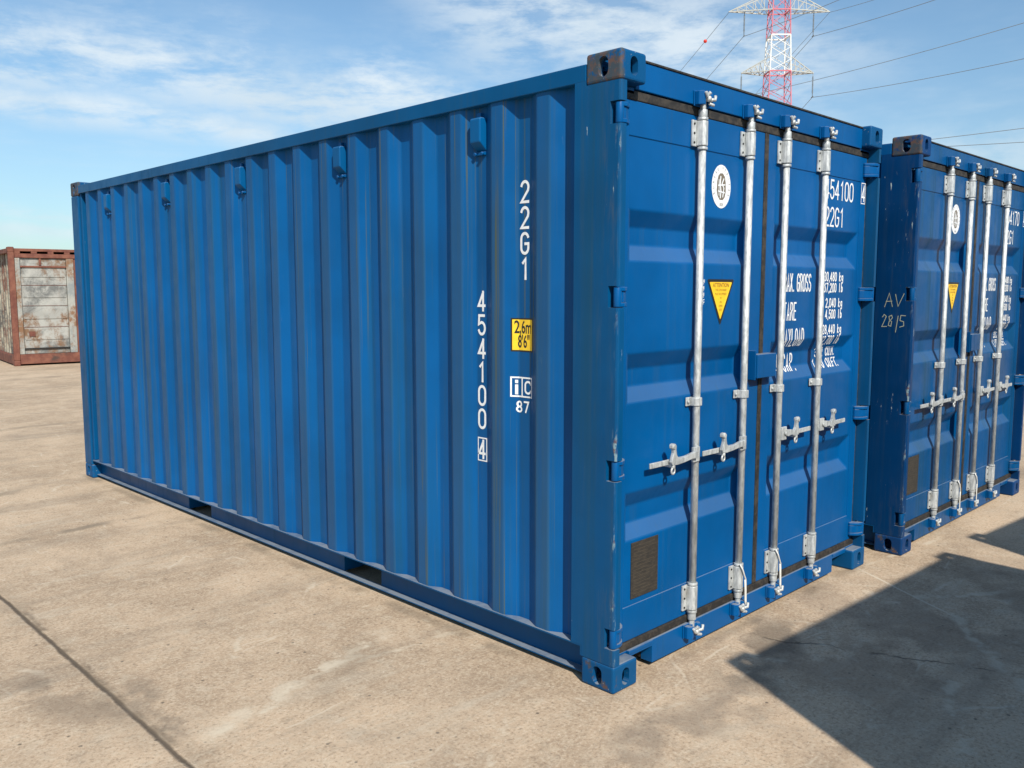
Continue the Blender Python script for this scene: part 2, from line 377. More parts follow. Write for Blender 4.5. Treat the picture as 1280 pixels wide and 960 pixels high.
seg((-0.9, 0.86), (-0.2, 1.15), 0.07, (0.22, 0.175, 0.125), 0.4, 0.12, 2.4, 2.0, 2.0)
# dirt washed up along the foot of the nearest container
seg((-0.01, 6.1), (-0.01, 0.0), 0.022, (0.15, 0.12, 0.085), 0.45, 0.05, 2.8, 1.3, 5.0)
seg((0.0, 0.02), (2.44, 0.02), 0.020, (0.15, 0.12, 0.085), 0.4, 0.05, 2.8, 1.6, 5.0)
k.put(k.p.inputs['Base Color'], col)
k.put(k.p.inputs['Roughness'], 0.92)
k.l(k.bump(hh, 0.55, 0.006), k.p.inputs['Normal'])
M['concrete'] = mt


# ------------------------------------------------------------------ mesh helpers
class MB:
    def __init__(s): s.v = []; s.f = []; s.sm = []
    def add(s, vs, fs, smooth=False):
        o = len(s.v); s.v += [tuple(v) for v in vs]
        for f_ in fs: s.f.append([o + i for i in f_]); s.sm.append(smooth)
        return s
    def box(s, x0, x1, y0, y1, z0, z1):
        v = [(x, y, z) for z in (z0, z1) for y in (y0, y1) for x in (x0, x1)]
        return s.add(v, [(0, 2, 3, 1), (4, 5, 7, 6), (0, 1, 5, 4), (2, 6, 7, 3), (0, 4, 6, 2), (1, 3, 7, 5)])
    def prism(s, poly, axis, a, b):
        """poly: 2-D outline in the two other axes (in x,y,z order), extruded a..b along axis"""
        n = len(poly)
        def pt(p, t):
            q = list(p); q.insert(axis, t); return q
        v = [pt(p, a) for p in poly] + [pt(p, b) for p in poly]
        f_ = [tuple(range(n)), tuple(range(2 * n - 1, n - 1, -1))] + [(i, (i + 1) % n + 0, (i + 1) % n + n, i + n) for i in range(n)]
        return s.add(v, f_)
    def tube(s, pts, r, n=12, caps=True, smooth=True):
        pts = [Vector(p) for p in pts]; rs = r if isinstance(r, (list, tuple)) else [r] * len(pts)
        rings = []; t0 = (pts[1] - pts[0]).normalized()
        up = Vector((0, 0, 1)) if abs(t0.z) < 0.9 else Vector((0, 1, 0))
        a = t0.cross(up).normalized()
        vs = []
        for i, p in enumerate(pts):
            t = (pts[min(i + 1, len(pts) - 1)] - pts[max(i - 1, 0)]).normalized()
            a = (a - t * a.dot(t)).normalized(); b = t.cross(a)
            for q in range(n):
                th = 2 * math.pi * q / n
                vs.append(p + (a * math.cos(th) + b * math.sin(th)) * rs[i])
        fs = []
        for i in range(len(pts) - 1):
            for q in range(n):
                fs.append((i * n + q, i * n + (q + 1) % n, (i + 1) * n + (q + 1) % n, (i + 1) * n + q))
        s.add(vs, fs, smooth)
        if caps:
            o = len(s.v) - len(vs); e = len(s.v) - n
            s.f.append([o + q for q in range(n)][::-1]); s.sm.append(False)
            s.f.append([e + q for q in range(n)]); s.sm.append(False)
        return s
    def ball(s, c, r, seg_=12, ring=8):
        vs = []; fs = []
        for i in range(ring + 1):
            ph = math.pi * i / ring
            for q in range(seg_):
                th = 2 * math.pi * q / seg_
                vs.append((c[0] + r * math.sin(ph) * math.cos(th), c[1] + r * math.sin(ph) * math.sin(th), c[2] + r * math.cos(ph)))
        for i in range(ring):
            for q in range(seg_):
                fs.append((i * seg_ + q, (i + 1) * seg_ + q, (i + 1) * seg_ + (q + 1) % seg_, i * seg_ + (q + 1) % seg_))
        return s.add(vs, fs, True)
    def build(s, name, material, parent=None, bevel=0.0, segs=2, label=None, ang=35):
        me = bpy.data.meshes.new(name); me.from_pydata(s.v, [], s.f); me.update()
        for p, q in zip(me.polygons, s.sm): p.use_smooth = q
        bm = bmesh.new(); bm.from_mesh(me)
        bmesh.ops.remove_doubles(bm, verts=bm.verts, dist=1e-6)
        bmesh.ops.recalc_face_normals(bm, faces=bm.faces)
        if bevel:
            es = [e for e in bm.edges if len(e.link_faces) == 2 and e.calc_face_angle(0) > R(ang)]
            bmesh.ops.bevel(bm, geom=es, offset=bevel, segments=segs, profile=0.5, affect='EDGES', clamp_overlap=True)
        bm.to_mesh(me); bm.free()
        o = bpy.data.objects.new(name, me); COL.objects.link(o)
        me.materials.append(M[material] if isinstance(material, str) else material)
        if parent: o.parent = parent
        if label: o['label'] = label
        return o


def tag(o, label=None, cat=None, group=None, kind=None):
    if label: o['label'] = label
    if cat: o['category'] = cat
    if group: o['group'] = group
    if kind: o['kind'] = kind
    return o


def empty(name, loc=(0, 0, 0), rz=0.0):
    o = bpy.data.objects.new(name, None); COL.objects.link(o); o.location = loc; o.rotation_euler = (0, 0, rz)
    o.empty_display_size = 0.2
    return o


def kids(o): return [c for c in bpy.data.objects if c.parent == o]


def copy_tree(o, parent=None):
    if o.name.split('.')[0] in ('rivet', 'lettering', 'emblem', 'emblem_print', 'warning_sticker', 'warning_print', 'small_print', 'plate_print', 'height_sticker', 'chalk_writing'): return
    c_ = o.copy(); COL.objects.link(c_); c_.parent = parent
    for ch in kids(o): copy_tree(ch, c_)
    return c_


g = MB()
N = 24; ext = 3000
g.add([(-ext, -ext, 0), (ext, -ext, 0), (ext, ext, 0), (-ext, ext, 0)], [(0, 1, 2, 3)])
tag(g.build('ground', 'concrete'), kind='structure')

# ------------------------------------------------------------------ stroke lettering (even round-ended strokes, narrow)


def arc(cx_, cy_, rx_, ry_, a0, a1, n=10):
    return [(cx_ + rx_ * math.cos(R(a0 + (a1 - a0) * i / n)), cy_ + ry_ * math.sin(R(a0 + (a1 - a0) * i / n))) for i in range(n + 1)]


# each glyph lives in x 0..1, y 0..1
O_ = arc(.5, .72, .5, .28, 0, 180) + arc(.5, .28, .5, .28, 180, 360) + [(1, .72)]
G_ = {
    '0': [O_], 'O': [O_], '1': [[(.22, .80), (.6, 1), (.6, 0)]],
    '2': [arc(.5, .72, .5, .28, 165, 0) + [(.93, .56), (0, 0), (1, 0)]],
    '3': [arc(.5, .76, .46, .24, 160, -90) + arc(.5, .26, .5, .26, 90, -160)],
    '4': [[(.72, .96), (0, .26), (1, .26)], [(.72, 0), (.72, 1)]],
    '5': [[(.9, 1), (.1, 1), (.05, .55)] + arc(.5, .32, .5, .32, 120, -160)],
    '6': [[(.85, 1), (.25, .62)] + arc(.5, .32, .5, .32, 170, -190)],
    '7': [[(0, 1), (1, 1), (.35, 0)]],
    '8': [arc(.5, .75, .42, .25, -90, 270), arc(.5, .25, .5, .25, 90, 450)],
    'G': [arc(.5, .72, .5, .28, 20, 180) + arc(.5, .28, .5, .28, 180, 360) + [(1, .48), (.55, .48)]],
    'C': [arc(.5, .72, .5, .28, 10, 180) + arc(.5, .28, .5, .28, 180, 350)],
    'M': [[(0, 0), (0, 1), (.5, .35), (1, 1), (1, 0)]], 'A': [[(0, 0), (.5, 1), (1, 0)], [(.18, .30), (.82, .30)]],
    'X': [[(0, 0), (1, 1)], [(0, 1), (1, 0)]],
    'R': [[(0, 0), (0, 1)] + arc(.5, .76, .5, .24, 90, -90) + [(0, .52)], [(.5, .52), (1, 0)]],
    'P': [[(0, 0), (0, 1)] + arc(.5, .75, .5, .25, 90, -90) + [(0, .5)]],
    'S': [arc(.5, .76, .48, .24, 20, 270) + arc(.5, .26, .48, .26, 90, -160)],
    'T': [[(0, 1), (1, 1)], [(.5, 1), (.5, 0)]], 'E': [[(1, 1), (0, 1), (0, 0), (1, 0)], [(0, .52), (.8, .52)]],
    'F': [[(1, 1), (0, 1), (0, 0)], [(0, .52), (.8, .52)]],
    'Y': [[(0, 1), (.5, .5), (1, 1)], [(.5, .5), (.5, 0)]], 'L': [[(0, 1), (0, 0), (1, 0)]],
    'D': [[(0, 0), (0, 1), (.3, 1)] + arc(.4, .5, .6, .5, 80, -80) + [(.3, 0), (0, 0)]],
    'U': [[(0, 1), (0, .3)] + arc(.5, .28, .5, .28, 180, 360) + [(1, 1)]],
    'V': [[(0, 1), (.45, 0), (1, 1)]],
    'k': [[(.1, 0), (.1, 1)], [(.8, .62), (.1, .28), (.85, 0)]],
    'g': [arc(.48, .36, .40, .26, 0, 360), [(.9, .62), (.9, -.1)] + arc(.5, -.1, .4, .16, 0, -150)],
    'l': [[(.4, 1), (.4, 0)]], 'b': [[(.1, 1), (.1, 0)], arc(.5, .30, .38, .28, 0, 360)],
    '.': [[(.35, .0), (.35, .05)]], ',': [[(.45, .05), (.25, -.16)]], 'i': [[(.5, 0), (.5, .6)], [(.5, .85), (.5, .95)]],
    "/": [[(0, 0), (1, 1)]], '-': [[(.1, .5), (.9, .5)]],
}


def ribbon(pts, hw):
    """flat strip along a polyline, mitred at its corners; returns 2-D verts and faces"""
    P_ = [Vector(p) for p in pts]
    Q = [P_[0]]
    for p in P_[1:]:
        if (p - Q[-1]).length > hw * 0.08: Q.append(p)
    P_ = Q
    if len(P_) < 2: return [], []
    closed = (P_[0] - P_[-1]).length < hw * 0.6 and len(P_) > 4
    if not closed:
        P_[0] = P_[0] - (P_[1] - P_[0]).normalized() * hw * 0.7
        P_[-1] = P_[-1] + (P_[-1] - P_[-2]).normalized() * hw * 0.7
    V_ = []; n = len(P_)
    for i, p in enumerate(P_):
        a = (P_[i] - P_[i - 1]).normalized() if i else ((P_[0] - P_[-2]).normalized() if closed else None)
        b = (P_[i + 1] - P_[i]).normalized() if i < n - 1 else ((P_[1] - P_[-1]).normalized() if closed else None)
        if a is None: a = b
        if b is None: b = a
        na = Vector((-a.y, a.x)); nb = Vector((-b.y, b.x)); mi = na + nb
        if mi.length < 0.2: mi = na
        mi.normalize(); l_ = hw / max(mi.dot(na), 0.5)
        V_.append(p + mi * l_); V_.append(p - mi * l_)
    F_ = [(2 * i, 2 * i + 1, 2 * i + 3, 2 * i + 2) for i in range(n - 1)]
    return V_, F_


def flat_text(txt, u0, v0, gw, gh, adv, stroke, vertical=False):
    """returns list of (verts2d, faces, layer)"""
    out = []; lay = 0
    for i, ch in enumerate(txt):
        if ch == ' ' or ch not in G_: continue
        ou = u0 + (0 if vertical else i * adv); ov = v0 - (i * adv if vertical else 0)
        sc_ = 0.5 if ch in '.,' else 1.0
        for st in G_[ch]:
            pts = [(ou + (x if ch not in '.,' else x * 0.6) * gw, ov + y * gh) for x, y in st]
            V_, F_ = ribbon(pts, stroke / 2)
            if V_: out.append((V_, F_, lay % 3)); lay += 1
    return out


def rect2(u0, u1, v0, v1, lay=0):
    return ([Vector((u0, v0)), Vector((u1, v0)), Vector((u1, v1)), Vector((u0, v1))], [(0, 1, 2, 3)], lay)


def frame2(u0, u1, v0, v1, t):
    return [rect2(u0, u1, v0, v0 + t), rect2(u0, u1, v1 - t, v1), rect2(u0, u0 + t, v0 + t, v1 - t), rect2(u1 - t, u1, v0 + t, v1 - t)]


def font2(txt, u, v, size, sx=1.0, align='CENTER', offset=0.0):
    cu = bpy.data.curves.new('print', 'FONT'); cu.body = txt; cu.size = size; cu.align_x = align; cu.align_y = 'CENTER'
    cu.offset = offset; cu.resolution_u = 4
    ob = bpy.data.objects.new('print', cu); COL.objects.link(ob)
    bpy.context.view_layer.update()
    me = bpy.data.meshes.new_from_object(ob.evaluated_get(bpy.context.evaluated_depsgraph_get()))
    V_ = [Vector((u + q.co.x * sx, v + q.co.y)) for q in me.vertices]; F_ = [tuple(p.vertices) for p in me.polygons]
    bpy.data.objects.remove(ob); bpy.data.meshes.remove(me); bpy.data.curves.remove(cu)
    return (V_, F_, 0)


def decal(name, parts, fmap, cuts_u, cuts_v, material, parent, lift=0.0012, label=None):
    """lay flat shapes onto a folded sheet: cut them along the fold lines, then map each point onto it"""
    bm = bmesh.new()
    for V_, F_, lay in parts:
        vs = [bm.verts.new((p[0], p[1], lay * 0.0002)) for p in V_]
        for f_ in F_:
            try: bm.faces.new([vs[i] for i in f_])
            except ValueError: pass
    for a in cuts_u:
        bmesh.ops.bisect_plane(bm, geom=bm.verts[:] + bm.edges[:] + bm.faces[:], plane_co=(a, 0, 0), plane_no=(1, 0, 0))
    for a in cuts_v:
        bmesh.ops.bisect_plane(bm, geom=bm.verts[:] + bm.edges[:] + bm.faces[:], plane_co=(0, a, 0), plane_no=(0, 1, 0))
    for v_ in bm.verts: v_.co = fmap(v_.co.x, v_.co.y, lift + v_.co.z)
    me = bpy.data.meshes.new(name); bm.to_mesh(me); bm.free()
    o = bpy.data.objects.new(name, me); COL.objects.link(o); me.materials.append(M[material]); o.parent = parent
    if label: o['label'] = label
    return o


# ------------------------------------------------------------------ shipping container
L, W, H = 6.058, 2.438, 2.591
XO, XI = 0.012, 0.048                 # outer and inner folds of the side sheet
PITCH = 0.278
folds = [(0.232, XI), (0.317, XI)]
kf = 0
while 0.457 + PITCH * kf < 5.80:
    b = PITCH * kf
    folds += [(0.385 + b, XO), (0.457 + b, XO), (0.525 + b, XI), (0.595 + b, XI)]; kf += 1
folds[-1] = (5.845, XI)
folds = [q for q in folds if q[0] <= 5.845]


def side_x(y):
    for (a, xa), (b, xb) in zip(folds, folds[1:]):
        if a <= y <= b: return xa + (xb - xa) * (y - a) / (b - a)
    return XI


def soft(profile, r=0.007):
    """round every fold of a 2-D profile"""
    out = [profile[0]]
    for i in range(1, len(profile) - 1):
        p0, p1, p2 = (Vector(profile[j]) for j in (i - 1, i, i + 1))
        a = p1 + (p0 - p1).normalized() * r; c_ = p1 + (p2 - p1).normalized() * r
        for t in (0, .33, .67, 1): out.append(tuple(a.lerp(p1, t).lerp(p1.lerp(c_, t), t)))
    out.append(profile[-1])
    return out


YD = 0.064       # face of the doors
EW = 0.050       # run of the bands' sloping ends
DB = 0.040       # depth of their pressed bands
BANDS = (1.889, 1.299, 0.708)
HO, HI = 0.105, 0.036


def door_y(x, z, xa, xb):
    if x < xa - .012 or x > xb + .012: return YD
    d = 0.0
    for c_ in BANDS:
        t = abs(z - c_)
        if t < HO: d = min(1.0, (HO - t) / (HO - HI))
    e = min((x - xa) / EW, (xb - x) / EW); d = min(d, max(0.0, min(1.0, e)))
    return YD + 0.004 + DB * d


def casting_mesh():
    """hollow cast corner block with its oval openings, as solid booleans"""
    def mk(b, bev=0.0):
        return b.build('tmp', 'casting', None, bev, 3)
    base = mk(MB().box(0, .162, 0, .178, 0, .118), 0.012)
    def oval(axis, cy_, cz_, w_, h_, a, b):
        r = w_ / 2; s_ = h_ / 2 - r
        pts = [(cy_ + r * math.cos(R(t)), cz_ + s_ + r * math.sin(R(t))) for t in range(0, 181, 15)] + \
              [(cy_ + r * math.cos(R(t)), cz_ - s_ + r * math.sin(R(t))) for t in range(180, 361, 15)]
        return MB().prism(pts, axis, a, b)
    cut = [mk(MB().box(.028, .134, .028, .150, .024, .094)), mk(oval(0, .089, .059, .050, .078, -.05, .06)),
           mk(oval(1, .081, .059, .048, .074, -.05, .06)), mk(MB().prism([(.05, .05), (.112, .05), (.112, .128), (.05, .128)], 2, -.05, .06))]
    for q in cut:
        md = base.modifiers.new('b', 'BOOLEAN'); md.operation = 'DIFFERENCE'; md.object = q; md.solver = 'EXACT'
    bpy.context.view_layer.update()
    me = bpy.data.meshes.new_from_object(base.evaluated_get(bpy.context.evaluated_depsgraph_get()))
    me.name = 'corner_casting'
    for q in cut + [base]:
        mm = q.data; bpy.data.objects.remove(q); bpy.data.meshes.remove(mm)
    return me


CAST = casting_mesh()


def make_container(loc, rz, label, group, number, sfx='', scribble=False, full=True):
    mp = {a: a + sfx if (a + sfx) in M else a for a in ('paint', 'panel', 'post', 'casting', 'rail', 'vent')}
    root = empty('shipping_container', loc, rz); tag(root, label, 'container', group)
    # corner castings
    for sx in (0, 1):
        for sy in (0, 1):
            for sz in (0, 1):
                me = CAST.copy()
                fl = (-1 if sx else 1, -1 if sy else 1, -1 if sz else 1)
                for v_ in me.vertices:
                    v_.co = (v_.co.x * fl[0] + sx * W, v_.co.y * fl[1] + sy * L, v_.co.z * fl[2] + sz * H)
                if fl[0] * fl[1] * fl[2] < 0: me.flip_normals()
                me.materials.clear(); me.materials.append(M[mp['casting']])
                o = bpy.data.objects.new('corner_casting', me); COL.objects.link(o); o.parent = root
    # corner posts, door end: folded section with notches for the hinges
    HZ = (2.352, 1.640, 0.938, 0.232)
    for sx in (0, 1):
        X = (lambda x: W - x) if sx else (lambda x: x)
        m_ = MB()
        zs = [0.1185]
        for z in sorted(HZ): zs += [z - .043, z + .043]
        zs.append(H - .1185)
        def pbox(x0, x1, y0, y1, z0, z1): m_.box(min(X(x0), X(x1)), max(X(x0), X(x1)), y0, y1, z0, z1)
        prof = [(0.002, .1775), (0.002, .012), (.005, .005), (.012, .002), (.040, .002), (.040, .012), (.040, .10), (.056, .10), (.056, .1775)]
        notch = [(0.002, .1775), (0.002, .054), (.040, .054), (.040, .10), (.056, .10), (.056, .1775)]
        for i in range(len(zs) - 1):
            pr = notch if i % 2 else prof
            pr = [(X(a), b_) for a, b_ in pr]
            m_.prism(pr, 2, zs[i], zs[i + 1])
        pbox(.002, .09, .1775, .236, .1655, H - .10)
        m_.build('corner_post', mp['post'], root)
        # rear post
        m_ = MB(); pbox(.002, .10, L - .16, L - .003, .1185, H - .1185)
        pbox(.016, .060, L - .205, L - .16, .1655, H - .10)
        m_.build('corner_post', mp['post'], root, 0.006)
    # side walls
    for sx in (0, 1):
        X = (lambda x: W - x) if sx else (lambda x: x)
        pr = soft([(x, y) for y, x in folds])
        zz = [0.1652, 0.9, 1.7, 2.500]
        vs = []; n = len(pr)
        for z in zz: vs += [(X(x), y, z) for x, y in pr]
        fs = [(j * n + i, j * n + i + 1, (j + 1) * n + i + 1, (j + 1) * n + i) for j in range(len(zz) - 1) for i in range(n - 1)]
        vs2 = [(X(X(v_[0]) + .0025), v_[1], v_[2]) for v_ in vs]; fs2 = [tuple(len(vs) + q for q in f_[::-1]) for f_ in fs]
        m_ = MB(); m_.add(vs + vs2, fs + fs2)
        wall = m_.build('side_wall', mp['panel'], root)
        # roof rail
        m_ = MB(); a, b_ = sorted((X(0.002), X(.060))); m_.box(a, b_, .178, L - .178, 2.488, 2.557)
        m_.build('roof_rail', mp['rail'], root, 0.004)
        # base rail: channel with its lips outwards, gaps for the fork pockets
        m_ = MB()
        def rb(x0, x1, y0, y1, z0, z1): p_, q_ = sorted((X(x0), X(x1))); m_.box(p_, q_, y0, y1, z0, z1)
        pk = [(1.700, 2.060), (3.750, 4.110)]
        rb(.003, .082, .179, L - .179, .1585, .1650)
        rb(.034, .082, .179, L - .179, .026, .0315)
        ys = [.179, pk[0][0], pk[0][1], pk[1][0], pk[1][1], L - .179]
        for i in (0, 2, 4): rb(.0760, .0820, ys[i], ys[i + 1], .0316, .1584)
        rb(.0030, .0100, .179, .186, .1185, .1584)
        m_.build('base_rail', mp['rail'], root)
        if sx == 0:
            w0 = wall
            for i in range(5):
                yc = 0.838 + 1.112 * i
                m_ = MB()
                m_.prism([(.0475, 2.440), (.0475, 2.292), (.002, 2.330), (.002, 2.432), (.010, 2.440)], 1, yc - .038, yc + .030)
                v_ = m_.build('vent', mp['vent'], root, 0.006)
                m_ = MB(); m_.box(.030, .0470, yc - .014, yc + .012, 2.4405, 2.463); m_.build('vent_clip', mp['paint'], v_, 0.002)
                m_ = MB(); m_.box(.034, .0470, yc - .034, yc + .030, 2.276, 2.291)
                m_.tube([(.034, yc - .024, 2.283), (.022, yc - .024, 2.280)], .009, 8)
                m_.tube([(.034, yc + .020, 2.283), (.022, yc + .020, 2.280)], .009, 8)
                m_.build('vent_clip', mp['paint'], v_, 0.002)
    for y0, y1 in ((1.700, 2.060), (3.750, 4.110)):
        m_ = MB()
        m_.box(.083, W - .083, y0 - .004, y0, .033, .158); m_.box(.083, W - .083, y1, y1 + .004, .033, .158)
        m_.box(.083, W - .083, y0, y1, .151, .1575)
        m_.build('fork_pocket', mp['rail'], root)
    m_ = MB(); m_.box(.058, W - .058, .125, L - .06, .1662, .194); m_.build('floor', 'timber', root)
    for i in range(18):
        y = .45 + i * .305
        if not any(a - .06 < y < b_ + .06 for a, b_ in ((1.70, 2.06), (3.75, 4.11))): MB().box(.083, W - .083, y - .022, y + .022, .05, .1655).build('cross_member', mp['rail'], root)
    # rear wall
    pts = []; x = .10
    while x < W - .12:
        pts += [(x, L - .05), (x + .07, L - .05), (x + .10, L - .02), (x + .17, L - .02)]; x += .20
    pts.append((W - .10, L - .05))
    m_ = MB(); n = len(pts)
    m_.add([(a, b_, .16) for a, b_ in pts] + [(a, b_, 2.50) for a, b_ in pts], [(i, i + 1, n + i + 1, n + i) for i in range(n - 1)])
    m_.build('rear_wall', mp['panel'], root)
    m_ = MB(); m_.box(.162, W - .162, L - .10, L - .004, 2.49, 2.575); m_.build('rear_header', mp['rail'], root, 0.004)
    m_ = MB(); m_.box(.162, W - .162, L - .10, L - .004, .03, .165); m_.build('rear_sill', mp['rail'], root, 0.004)
    # roof
    m_ = MB(); pts = [(.10, 2.545)]; y = .13
    pr = []
    while y < L - .20:
        pr += [(y, 2.548), (y + .07, 2.548), (y + .09, 2.562), (y + .15, 2.562), (y + .17, 2.548)]; y += .209
    n = len(pr)
    m_.add([(.058, a, b_) for a, b_ in pr] + [(W - .058, a, b_) for a, b_ in pr], [(i, i + 1, n + i + 1, n + i) for i in range(n - 1)])
    m_.box(.058, W - .058, .110, .135, 2.53, 2.5475); m_.box(.058, W - .058, L - .25, L - .101, 2.53, 2.5475)
    m_.build('roof', mp['paint'], root)
    # door header and sill
    m_ = MB(); m_.box(.1622, W - .1622, .052, .110, 2.466, 2.577); m_.box(.041, .1618, .060, .110, 2.445, 2.4725); m_.box(W - .1618, W - .041, .060, .110, 2.445, 2.4725)
    hd = m_.build('door_header', mp['paint'], root, 0.003)
    MB().box(.1625, W - .1625, .047, .125, 2.5772, 2.586).build('roof_lip', 'rubber', hd, 0.002)
    m_ = MB()
    m_.prism([(.1622, .100), (.335, .100), (.335, .022), (W - .335, .022), (W - .335, .100), (W - .1622, .100), (W - .1622, .128), (.1622, .128)], 1, .050, .112)
    m_.box(.1622, .335, .046, .0497, .112, .128); m_.box(W - .335, W - .1622, .046, .0497, .112, .128)
    m_.box(.041, .1618, .058, .112, .119, .128); m_.box(W - .1618, W - .041, .058, .112, .119, .128)
    m_.build('door_sill', mp['paint'], root, 0.003)
    for q in (((.166, .331), (.331, .336)), ((W - .331, W - .166), (W - .336, W - .331))):
        m_ = MB(); m_.box(*q[0], .114, .30, .094, .0995); m_.box(*q[1], .114, .30, .03, .0995); m_.build('sill_pocket', 'dark', root)
    # doors
    ZB, ZT = .166, 2.424
    doors = []
    for (dx0, dx1, xa, xb) in ((.056, 1.210, .150, 1.085), (1.246, W - .056, 1.335, 2.300)):
        m_ = MB(); y0 = YD; y1 = YD + .045
        m_.box(dx0, xa - .012, y0, y1, ZB, ZT); m_.box(xb + .012, dx1, y0, y1, ZB, ZT)
        m_.box(xa - .0118, xb + .0118, y0, y1, 2.285, ZT); m_.box(xa - .0118, xb + .0118, y0, y1, ZB, .318)
        d = m_.build('door', mp['paint'], root, 0.0025)
        xs = [xa - .013, xa, xa + EW, xb - EW, xb, xb + .013]
        zs = [.316]
        for c_ in sorted(BANDS): zs += [c_ - HO, c_ - HI, c_ + HI, c_ + HO]
        zs.append(2.287); n = len(xs)
        vs = [(x, door_y(min(max(x, xa), xb), z, xa, xb), z) for z in zs for x in xs]
        fs = []
        for j in range(len(zs) - 1):
            for i in range(n - 1):
                q = (j * n + i, j * n + i + 1, (j + 1) * n + i + 1, (j + 1) * n + i)
                if i in (1, 3) and j % 4 in (1, 3):      # hipped corners of each pressed band
                    if (i == 1) == (j % 4 == 1): fs += [(q[0], q[1], q[2]), (q[0], q[2], q[3])]
                    else: fs += [(q[0], q[1], q[3]), (q[1], q[2], q[3])]
                else: fs.append(q)
        m_ = MB(); m_.add(vs, fs)
        m_.build('door_panel', mp['paint'], d, 0.006, 2, ang=12)
        doors.append((d, xa, xb, dx0, dx1))
        # rubber seals round the leaf
        q0 = .041 if dx0 < 1 else 1.2285; q1 = 1.2275 if dx0 < 1 else W - .041
        sl = [(q0, q1, .060, .098, ZT + .001, 2.462), (q0, q1, .057, .098, .1295, ZB - .001)]
        if dx0 < 1: sl += [(1.2112, 1.2275, .059, .098, ZB, ZT), (.0412, .0545, .072, .098, ZB, ZT)]
        else: sl += [(1.2285, 1.2448, .059, .098, ZB, ZT), (W - .0545, W - .0412, .066, .098, ZB, ZT)]
        for q in sl: MB().box(*q).build('door_seal', 'rubber', d, 0.004)
    # hinges: blade with two ears round a pin
    for sx in (0, 1):
        X = (lambda x: W - x) if sx else (lambda x: x)
        for z in HZ:
            m_ = MB()
            m_.tube([(X(.022), .022, z - .040), (X(.022), .022, z + .040)], .0165, 12)
            for dz, hz_, o_ in ((-.031, .008, 0), (.031, .008, 0), (0, .0225, .007)):
                pl = [(.022, .006 + o_), (.046, .004 + o_), (.070, .012 + o_), (.090, .028 + o_ * .7), (.106, .052), (.106, YD - .0005), (.058, YD - .0005), (.050, .044), (.022, .038)]
                pl = [(X(a), b_) for a, b_ in pl]
                m_.prism(pl, 2, z + dz - hz_, z + dz + hz_)
            m_.build('hinge', mp['paint'], doors[sx][0], 0.0025)
    # locking bars
    BX = (0.623, 1.028, 1.380, 1.805); BY = 0.037
    for bi, bx in enumerate(BX):
        side = -1 if bi < 2 else 1
        m_ = MB(); m_.tube([(bx, BY, .150), (bx, BY, 2.440)], .0168, 16)
        rod = m_.build('lock_rod', 'zinc', root)
        for z0, z1, up in ((2.290, 2.402, 1), (.192, .312, 0)):
            m_ = MB()
            m_.box(bx - .053, bx + .050, YD - .0120, YD - .001, z0, z1)
            hs = [(bx - .025, YD - .0121), (bx - .024, BY), (bx - .019, BY - .015), (bx - .009, BY - .022), (bx + .009, BY - .022), (bx + .019, BY - .015), (bx + .024, BY), (bx + .025, YD - .0121)]
            m_.prism(hs, 2, z0 + .003, z1 - .003)
            br = m_.build('rod_bracket', 'zinc', rod, 0.003)
            m_ = MB()
            for px_, pz in ((-.041, z0 + .016), (-.041, z1 - .016), (-.041, (z0 + z1) / 2), (.040, z0 + .018), (.040, z1 - .018)):
                MB().tube([(bx + px_, YD - .0121, pz), (bx + px_, YD - .0150, pz)], .0050, 8).build('rivet', 'dark', br)
            for zc in ((z0 - .008, z1 + .006) if up else (z1 + .006, z0 - .006)):
                m_ = MB(); m_.tube([(bx, BY, zc - .006), (bx, BY, zc + .006)], .0235, 16)
                m_.build('collar', 'zinc', rod, 0.0015)
            m_ = MB()
            zz0, zz1 = (z1 + .013, z1 + .045) if up else (z0 - .045, z0 - .013)
            m_.tube([(bx, BY, zz0), (bx, BY, zz1)], .0195, 14)
            m_.build('rod_end', 'zinc', rod, 0.0015)
            # cam head and painted keeper
            zc = 2.492 if up else .098; zr = 2.445 if up else .150; fy = .052 if up else .050
            m_ = MB()
            m_.tube([(bx, BY, min(zr, zc)), (bx, BY, max(zr, zc))], .0135, 10)
            m_.prism([(bx - .036, .044), (bx - .020, .020), (bx + .010, .007), (bx + .040, .017), (bx + .034, .028), (bx + .012, .030), (bx + .004, .044)], 2, zc - .010, zc + .008)
            m_.tube([(bx - .010, .015, zc - .004), (bx - .024, .001, zc + .004), (bx - .036, .001, zc + .022)], .0075, 8)
            m_.tube([(bx + .016, .015, zc - .004), (bx + .042, .005, zc - .002), (bx + .052, .009, zc + .016)], .0080, 8)
            m_.tube([(bx + .012, .015, zc - .020), (bx + .038, .007, zc - .026)], .0070, 8)
            m_.tube([(bx - .010, .011, zc + .010), (bx - .004, -.003, zc + .024)], .0080, 8)
            m_.ball((bx, .009, zc - .002), .014, 10, 6)
            m_.build('cam', 'zinc', rod, 0.0015)
            m_ = MB()
            m_.box(bx - .056, bx + .054, fy - .0075, fy - .001, zc - .034, zc + .032)
            m_.prism([(bx - .054, fy - .008), (bx - .054, .024), (bx - .040, .006), (bx - .022, .008), (bx - .026, fy - .008)], 2, zc - .030, zc + .028)
            m_.prism([(bx + .026, fy - .008), (bx + .028, .026), (bx + .040, .014), (bx + .052, .026), (bx + .052, fy - .008)], 2, zc - .024, zc + .026)
            m_.box(bx - .021, bx + .025, .026, fy - .008, zc + .012, zc + .030)
            m_.build('cam_keeper', mp['paint'], rod, 0.003)
        # guide half way up
        m_ = MB(); z = 1.166
        m_.box(bx - .052, bx + .030, YD - .007, YD - .001, z - .020, z + .020)
